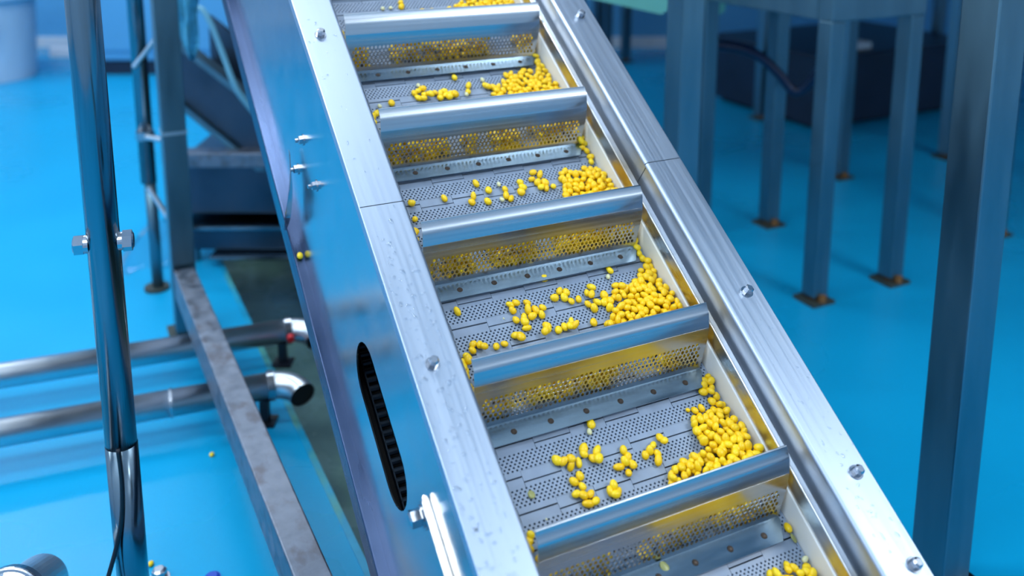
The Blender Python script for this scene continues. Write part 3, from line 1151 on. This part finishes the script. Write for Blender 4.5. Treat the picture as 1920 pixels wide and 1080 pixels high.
bm = tube(bmesh.new(), curve_pts([(PX + 0.008, PY - PR - 0.004, 0.47), (PX + 0.010, PY - PR - 0.005, 0.40), (PX + 0.005, PY - PR - 0.008, 0.33), (PX - 0.008, PY - PR - 0.012, 0.27), (PX - 0.03, PY - 0.06, 0.19), (PX - 0.07, PY - 0.10, 0.05), (PX - 0.10, PY - 0.14, 0.006)], 8), 0.0042, 10)
tag(obj('power_cable', bm, 'rubber', smooth=True), 'thin black cable hanging down the front of the round post', 'cable')

# --- long low rail on posts, running beside the trench
ZR = 0.25
far = Vector((-1.086, 2.91, 0))
nearp = far - VH * 2.6
rail = empty('floor_rail', 'worn grey rectangular steel rail running from the square post towards the camera', 'rail', RLat(far.x, far.y) @ Matrix.Rotation(radians(0.9), 4, 'Z'))
bm = boxm((-0.033, -2.6, ZR - 0.10), (0.033, 0.0, ZR))
obj('rail_beam', bm, 'rail', rail, bevel=0.004)
for v in (-2.3,):
    obj('leg', boxm((-0.025, v - 0.025, 0), (0.025, v + 0.025, ZR - 0.10)), 'post', rail)
# square post standing at the far end
sq = empty('square_post', 'dull square steel post standing at the far end of the grey rail', 'post', RLat(far.x - 0.022, far.y + 0.05))
obj('upright', boxm((-0.038, -0.036, 0.004), (0.038, 0.036, 2.4)), 'post', sq, bevel=0.004)
obj('weld_band', boxm((-0.0395, -0.0375, 0.70), (0.0395, 0.0375, 0.712)), 'pipe', sq)
obj('foot_plate', boxm((-0.06, -0.06, 0), (0.06, 0.06, 0.006)), 'footdark', sq)
# round telescopic leg of the machine to its left
t = Vector((-1.338, 3.30, 0))
tl = empty('telescopic_leg', 'round telescopic steel leg left of the square post', 'leg', Matrix.Translation(t))
obj('outer_tube', cyl(bmesh.new(), (0, 0, 0.42), (0, 0, 2.4), 0.028, n=24), 'tube', tl, smooth=True)
obj('inner_tube', cyl(bmesh.new(), (0.005, 0, 0.01), (0.005, 0, 0.45), 0.021, n=24), 'post', tl, smooth=True)
obj('foot_plate', cyl(bmesh.new(), (0, 0, 0), (0, 0, 0.012), 0.045, n=24), 'footdark', tl)
obj('clamp_collar', cyl(bmesh.new(), (0, 0, 0.585), (0, 0, 0.615), 0.033, n=24), 'bolt', tl)
br = obj('link_bar', tube(bmesh.new(), [(0.02, -0.03, 0.60), (0.12, -0.10, 0.605)], 0.012, 12), 'pipe', tl)
obj('upper_brace', tube(bmesh.new(), [(-0.005, -0.04, 0.86), (0.085, -0.05, 0.965)], 0.009, 10), 'pipe', tl)
obj('lower_brace', tube(bmesh.new(), [(0.01, -0.03, 0.41), (0.125, -0.06, 0.23)], 0.011, 10), 'pipe', tl)

# --- drain pipes with elbows over the trench
PD = (Cx * 0.985 + VH * 0.17)
PD = Vector((0.940, 0.340, 0)).normalized()


def drain_pipe(label, base, length, elbow, group=None, red=False):
    """straight pipe lying along PD, ending in an elbow that turns towards the camera over the trench"""
    e = empty('drain_pipe', label, 'pipe', Matrix.Translation((base.x, base.y, 0)))
    r, zc = 0.037, 0.10
    side = Vector((PD.y, -PD.x, 0))            # towards the camera side
    st = [PD * (-2.6), PD * length]
    bm = tube(bmesh.new(), [p + Vector((0, 0, zc)) for p in st], r, 28)
    obj('pipe_run', bm, 'pipe', e, smooth=True)
    # elbow
    R = 0.085
    c = PD * length + side * R
    pts = []
    for i in range(13):
        a = radians(elbow * i / 12)
        p = c + (-side * cos(a) + PD * sin(a)) * R
        pts.append(p + Vector((0, 0, zc - 0.012 * (i / 12) ** 2)))
    dirn = (pts[-1] - pts[-2]).normalized()
    bm = tube(bmesh.new(), pts, r, 28, caps=False)
    obj('elbow', bm, 'pipe', e, smooth=True)
    bm = cyl(bmesh.new(), pts[-1] - dirn * 0.002, pts[-1] - dirn * 0.0015, r * 0.93, n=28)
    obj('dark_mouth_disc', bm, 'black', e)  # black disc stands in for the shade inside the pipe
    # clamp ring and support bracket
    for q in (length, ):
        bm = cyl(bmesh.new(), PD * (q - 0.010) + Vector((0, 0, zc)), PD * (q + 0.010) + Vector((0, 0, zc)), r + 0.006, n=32)
        obj('clamp_ring', bm, 'bolt', e)
        bm = boxm((-0.012, -0.012, 0), (0.012, 0.012, zc - r + 0.01), Matrix.Translation(PD * (q - 0.02) + side * 0.018))
        box(bm, (-0.03, -0.03, 0), (0.03, 0.03, 0.006), Matrix.Translation(PD * (q - 0.02) + side * 0.018))
        obj('support_bracket', bm, 'rubber', e)
        if red:
            bm = cyl(bmesh.new(), PD * (q + 0.004) + side * (r + 0.004) + Vector((0, 0, zc)), PD * (q + 0.004) + side * (r + 0.020) + Vector((0, 0, zc - 0.004)), 0.011, n=14)
            obj('red_knob', bm, 'red', e)
    bm = cyl(bmesh.new(), PD * (length - 0.27) + Vector((0, 0, zc)), PD * (length - 0.262) + Vector((0, 0, zc)), r + 0.003, n=32)
    obj('weld_seam', bm, 'bolt', e)
    return e


drain_pipe('far stainless drain pipe on the floor, its elbow with a red knob over the trench', Vector((-0.80, 2.735, 0)), 0.09, 78, red=True)
drain_pipe('near stainless drain pipe on the floor with a black open end over the trench', Vector((-0.78, 2.400, 0)), 0.10, 74)

# --- dark feed machine behind: chute, tank, ledges, hanging film, hose
mach = empty('feed_machine', 'dark steel feed machine with slanting chute behind the square post', 'machine', Matrix.Translation((-0.95, 3.7, 0)))
bm = bmesh.new()


def slab(bm, quad, y0, y1):
    A = [bm.verts.new((x + 0.95, y0 - 3.7, z)) for x, z in quad]
    B = [bm.verts.new((x + 0.95, y1 - 3.7, z)) for x, z in quad]
    n = len(quad)
    bm.faces.new(A)
    bm.faces.new(B)
    for i in range(n):
        bm.faces.new((A[i], A[(i + 1) % n], B[(i + 1) % n], B[i]))
    return bm


obj('chute_side', slab(bmesh.new(), [(-1.36, 0.92), (-1.36, 0.70), (-1.02, 0.40), (-0.93, 0.40), (-0.93, 0.56)], 3.62, 3.66), 'darksteel', mach, bevel=0.003)
obj('chute_rim', slab(bmesh.new(), [(-1.36, 0.95), (-1.36, 0.92), (-0.93, 0.56), (-0.93, 0.59)], 3.58, 3.66), 'post', mach)
obj('chute_bottom_rim', slab(bmesh.new(), [(-1.36, 0.70), (-1.36, 0.67), (-1.02, 0.37), (-0.98, 0.37), (-1.02, 0.40)], 3.59, 3.66), 'post', mach)
obj('chute_back', slab(bmesh.new(), [(-1.36, 0.92), (-1.36, 0.70), (-1.02, 0.40), (-0.93, 0.40), (-0.93, 0.56)], 4.15, 4.19), 'darksteel', mach)
obj('chute_floor', slab(bmesh.new(), [(-1.36, 0.72), (-1.36, 0.70), (-1.00, 0.41), (-0.97, 0.42)], 3.66, 4.15), 'darksteel', mach)
obj('cross_beam', boxm((-0.40, -0.16, 0.40), (0.75, -0.08, 0.46)), 'rail', mach, bevel=0.004)
obj('tank', boxm((-0.40, -0.10, 0.19), (0.75, 0.75, 0.40)), 'darksteel', mach, bevel=0.006)
obj('tank_ledge', boxm((-0.40, -0.19, 0.150), (0.75, 0.75, 0.165)), 'tube', mach, bevel=0.003)
obj('lower_beam', boxm((-0.38, -0.15, 0.055), (0.75, -0.09, 0.150)), 'darksteel', mach, bevel=0.004)
obj('lower_ledge', boxm((-0.25, -0.21, 0.035), (0.75, -0.09, 0.048)), 'tube', mach, bevel=0.003)
obj('hopper_back', boxm((-0.40, 0.80, 0.40), (1.0, 0.86, 1.7)), 'darksteel', mach)
for x in (-0.34, 0.70):
    for y in (-0.12, 0.68):
        w = Vector((-0.95 + x, 3.7 + y, 0))
        zb = TD if (TC0 < w.dot(Cx) < TC1) else 0.0
        obj('leg', boxm((x - 0.02, y - 0.02, zb), (x + 0.02, y + 0.02, 0.16)), 'post', mach)
# lumps on the wet ledges
bm = tube(bmesh.new(), curve_pts([(-1.24, 3.56, 1.018), (-1.19, 3.55, 1.03), (-1.15, 3.54, 0.97), (-1.11, 3.53, 0.86), (-1.06, 3.52, 0.72), (-1.00, 3.55, 0.61)], 8), 0.0115, 10)
tag(obj('hose', bm, 'bluehose', smooth=True), 'pale blue hose arching down over the dark chute', 'hose')
# crumpled blue film hanging at the post
bm = bmesh.new()
cols_ = []
for i in range(15):
    row = []
    tt = i / 14
    z = 1.25 - 0.34 * tt
    w = 0.058 * (1 - tt) ** 0.6 + 0.008
    for j in range(9):
        s = j / 8 - 0.5
        row.append(bm.verts.new((-1.118 + 0.02 * tt + s * 2 * w * (0.9 + 0.2 * sin(9 * tt)), 3.16 + 0.018 * sin(9 * s + 7 * tt) + 0.01 * sin(23 * s - 11 * tt), z + 0.01 * sin(14 * s + 5 * tt))))
    cols_.append(row)
for a, b in zip(cols_, cols_[1:]):
    for j in range(8):
        bm.faces.new((a[j], a[j + 1], b[j + 1], b[j]))
o = obj('plastic_film', bm, 'cloth', smooth=True)
sd = o.modifiers.new('thickness', 'SOLIDIFY')
sd.thickness = 0.002
tag(o, 'crumpled bright blue plastic film hanging beside the square post', 'plastic film')

# --- round pipe end at the lower left corner
e = empty('pipe_outlet', 'short stainless pipe stub with a clamp ring in the bottom left corner', 'pipe', Matrix.Translation((-0.900, 1.45, 0)))
ax = Vector((0.10, -0.86, 0.42)).normalized()
c = Vector((0.0, 0.0, 0.235))
obj('pipe_body', cyl(bmesh.new(), c - ax * 0.02, c - ax * 0.16, 0.052, n=40), 'pipe', e, smooth=False)
bm = cyl(bmesh.new(), c - ax * 0.022, c + ax * 0.004, 0.066, n=48)
obj('clamp_ring', bm, 'bolt', e, bevel=0.004)
bm = cyl(bmesh.new(), c + ax * 0.004, c + ax * 0.010, 0.058, 0.052, n=48)
obj('end_cap', bm, 'panel', e)
obj('stand', boxm((-0.02, 0.06, 0), (0.02, 0.10, 0.20)), 'post', e)
bm = hex_bolt(bmesh.new(), (0, 0, 0), (0, 0, 1), 0.016, 0.022)
o = obj('floor_bolt', bm, 'bolt')
o.location = (-0.775, 1.805, 0)
tag(o, 'small shiny hexagonal bolt on the floor right of the round post', 'bolt')
bm = cyl(bmesh.new(), (0, 0, 0), (0, 0, 0.012), 0.017, n=24)
cyl(bm, (0, 0, 0.012), (0, 0, 0.016), 0.015, 0.010, n=24)
o = obj('floor_plug', bm, 'bluecap')
o.location = (-0.655, 1.795, 0)
tag(o, 'round blue plastic plug on the floor at the bottom edge', 'plug')


# --- puddles: thin spreads of water on the blue floor
def puddle(x, y, a, b, rot, seed):
    r = random.Random(seed)
    bm = bmesh.new()
    ph = [r.uniform(0, 6) for _ in range(4)]
    n = 40
    prev = None
    for lev, (k, z) in enumerate(((1.0, 0.0002), (0.75, 0.0007), (0.35, 0.0009))):
        ring = []
        for i in range(n):
            t = 2 * pi * i / n
            q = k * (1 + 0.22 * sin(2 * t + ph[0]) + 0.14 * sin(3 * t + ph[1]) + 0.1 * sin(5 * t + ph[2]))
            u_, v_ = a * q * cos(t), b * q * sin(t)
            ring.append(bm.verts.new((u_ * cos(rot) - v_ * sin(rot), u_ * sin(rot) + v_ * cos(rot), z)))
        if prev:
            for i in range(n):
                bm.faces.new((prev[i], prev[(i + 1) % n], ring[(i + 1) % n], ring[i]))
        else:
            bm.faces.new(ring[::-1])
        prev = ring
    bm.faces.new(prev)
    o = obj('puddle', bm, 'puddle', smooth=True)
    o.location = (x, y, 0)
    return o


tag(puddle(-1.50, 3.75, 0.10, 0.40, 0.25, 3), 'shiny puddle on the floor left of the telescopic leg', 'puddle')

# --- far left corner: pale round bin, low white board, dark cabinet
e = empty('plastic_bin', 'large pale round plastic bin with a rolled rim in the far left corner', 'bin', Matrix.Translation((-4.20, 7.25, 0)))
bm = cyl(bmesh.new(), (0, 0, 0), (0, 0, 0.66), 0.40, 0.44, n=40)
obj('body', bm, 'bin', e)
bm = tube(bmesh.new(), [(0.455 * cos(2 * pi * i / 40), 0.455 * sin(2 * pi * i / 40), 0.66) for i in range(41)], 0.045, 10)
obj('rim', bm, 'bin', e, smooth=True)
bm = boxm((0.20, -0.435, 0.36), (0.34, -0.33, 0.50))
obj('handle', bm, 'bin', e)
bm = boxm((-4.05, 8.05, 0), (-3.05, 8.14, 0.09))
tag(obj('floor_kerb', bm, 'whitish', bevel=0.01), 'low white kerb on the floor beyond the round post', 'kerb')
e = empty('blue_cabinet', 'tall blue steel cabinet standing behind the round post far back', 'cabinet', Matrix.Translation((-2.55, 7.3, 0)))
obj('body', boxm((-0.75, 0, 0.12), (1.6, 0.6, 1.9)), 'wall', e, bevel=0.01)
obj('door', boxm((-0.70, -0.02, 0.2), (0.42, 0, 1.82)), 'wall', e, bevel=0.006)
obj('door', boxm((0.44, -0.02, 0.2), (1.55, 0, 1.82)), 'wall', e, bevel=0.006)
obj('plinth', boxm((-0.72, 0.04, 0), (1.57, 0.58, 0.12)), 'darkpaint', e)

# ================================================================ RIGHT SIDE: gantry posts and sorting machine on legs
W = 0.0425


def square_post(name, parent, x, y, z0, z1, w, m='post'):
    o = obj(name, boxm((-w, -w, z0), (w, w, z1)), m, parent, bevel=0.004)
    o.matrix_parent_inverse = parent.matrix_world.inverted()
    o.matrix_world = RLat(x, y)
    return o


gan = empty('walkway_frame', 'pair of broad square steel posts of the walkway frame right of the conveyor', 'frame', RLat(0.93, 1.79))
square_post('post', gan, 0.93, 1.79, 0.01, 2.0, W)
square_post('post', gan, 0.505, 2.70, 0.01, 2.0, W * 0.92)
for x, y in ((0.93, 1.79), (0.505, 2.70)):
    o = obj('foot_plate', boxm((-0.08, -0.08, 0), (0.08, 0.08, 0.01)), 'bolt', gan)
    o.matrix_parent_inverse = gan.matrix_world.inverted()
    o.matrix_world = RLat(x, y)
a, b = Vector((0.93, 1.79, 1.94)), Vector((0.505, 2.70, 1.94))
o = obj('top_beam', tube(bmesh.new(), [a + (a - b) * 0.08, b + (b - a) * 0.08], 0.05, 4), 'post', gan)
o.matrix_parent_inverse = gan.matrix_world.inverted()

# unseen platform added to shade the floor, held by these posts and two more
o = obj('shade_deck', boxm((-0.10, -0.10, 2.0), (4.2, 4.6, 2.06)), 'darksteel', gan)
o.matrix_parent_inverse = gan.matrix_world.inverted()
o.matrix_world = RLat(0.93, 1.79)
for q in (Vector((0.93, 1.79, 0)) + Cx * 3.2, Vector((0.505, 2.70, 0)) + Cx * 3.2 + VH * 2.6):
    square_post('post', gan, q.x, q.y, 0.0, 2.0, W)

ZL = 1.035


def leg_with_foot(parent, x, y, z1, w=0.033):
    leg = square_post('leg', parent, x, y, 0.025, z1, w)
    bm = boxm((-0.052, -0.052, 0.0), (0.052, 0.052, 0.012))
    f = obj('foot_plate', bm, 'footdark', parent)
    f.matrix_parent_inverse = parent.matrix_world.inverted()
    f.matrix_world = RLat(x, y)
    bm = cyl(bmesh.new(), (0.0, -0.038, 0.012), (0.0, -0.038, 0.034), 0.016, n=6)
    cyl(bm, (0.0, 0.0, 0.012), (0.0, 0.0, 0.03), 0.022, n=12)
    f = obj('foot_bolt', bm, 'rust', parent)
    f.matrix_parent_inverse = parent.matrix_world.inverted()
    f.matrix_world = RLat(x, y)


def machine(name, label, x, y, lx, ly, ztop=1.65, lz=ZL, spill=0.05, bodymat='darkpaint'):
    """a cabinet on a four-legged frame; (x, y) is the near-left leg, lx across, ly along"""
    e = empty(name, label, 'machine', RLat(x, y))
    for a, b in ((0, 0), (lx, 0), (0, ly), (lx, ly)):
        p = Vector((x, y, 0)) + Cx * a + VH * b
        leg_with_foot(e, p.x, p.y, lz)
    h = 0.05
    for (lo, hi) in (((-0.035, -0.035, lz), (lx + 0.035, 0.035, lz + 0.09)), ((-0.035, ly - 0.035, lz), (lx + 0.035, ly + 0.035, lz + 0.09)),
                     ((-0.035, 0.035, lz), (0.035, ly - 0.035, lz + 0.09)), ((lx - 0.035, 0.035, lz), (lx + 0.035, ly - 0.035, lz + 0.09))):
        obj('frame_beam', boxm(lo, hi), 'post', e, bevel=0.004)
    obj('cabinet', boxm((-spill, -spill, lz + 0.09), (lx + spill, ly + spill, ztop)), bodymat, e, bevel=0.01)
    obj('hopper', boxm((lx * 0.25, ly * 0.25, ztop), (lx * 0.75, ly * 0.75, ztop + 0.2)), 'darksteel', e)
    return e


m1 = machine('sorting_machine', 'sorting machine on four rusty-footed square legs right of the conveyor', 1.106, 3.200, 0.385, 0.68)
m2 = machine('sorting_machine', 'second sorting machine on square legs at the far right edge', 2.10, 3.86, 0.80, 0.9, spill=0.15)
m3 = machine('sorting_machine', 'third sorting machine with dark legs and a low black cabinet, far back', 1.613, 5.907, 1.6, 0.9, spill=0.1)
m4 = machine('sorting_machine', 'fourth sorting machine far back between the conveyor and the first post', 0.72, 7.75, 0.28, 0.3, ztop=1.5)
# pale green discharge trough on the first machine
bm = bmesh.new()
o = obj('discharge_trough', slab(bm, [(0.20, 1.12), (0.20, 1.06), (0.62, 0.965), (0.66, 0.99), (0.66, 1.12)], 3.86, 4.3), 'greenish')
o.parent = m1
o.matrix_world = Matrix.Translation((-0.95, -3.7, 0)) @ Matrix.Translation((0, 3.7, 0)) if False else Matrix.Translation((-0.95, 3.7, 0))
bm = slab(bmesh.new(), [(0.75, 1.15), (0.76, 0.97), (0.80, 0.945), (0.86, 0.945), (0.90, 0.97), (0.91, 1.15)], 3.92, 4.2)
o = obj('discharge_trough', bm, 'greenish')
o.parent = m1
o.matrix_world = Matrix.Translation((-0.95, 3.7, 0))
# dark cabinet low behind the legs with a pale tray
for nm, lo, hi, mm in (('lower_cabinet', (-0.1, 0, 0.03), (1.3, 1.0, 0.45), 'darkpaint'), ('cabinet_lid', (-0.12, -0.02, 0.45), (1.32, 1.02, 0.47), 'darkpaint'), ('plinth', (-0.05, 0.05, 0), (1.25, 0.95, 0.03), 'rubber')):
    o = obj(nm, boxm(lo, hi), mm, m3, bevel=0.006)
    o.matrix_parent_inverse = m3.matrix_world.inverted()
    o.matrix_world = RLat(1.95, 5.62)
bm = boxm((-0.11, -0.06, 0), (0.11, 0.06, 0.045))
o = obj('tray', bm, 'whitish', bevel=0.01)
o.matrix_world = RLat(2.16, 5.85, 0.47)
tag(o, 'small whitish tray lying on the low black cabinet behind the legs', 'tray')
# dark hose sagging between the legs
bm = tube(bmesh.new(), curve_pts([(0.80, 3.98, 0.80), (0.92, 3.95, 0.815), (1.04, 3.92, 0.785), (1.13, 3.90, 0.71), (1.205, 3.88, 0.632), (1.265, 3.84, 0.70), (1.295, 3.80, 0.80), (1.305, 3.78, 1.03)], 8), 0.022, 12)
tag(obj('hose', bm, 'navyhose', smooth=True), 'dark navy hose sagging in a loop between the machine legs', 'hose')
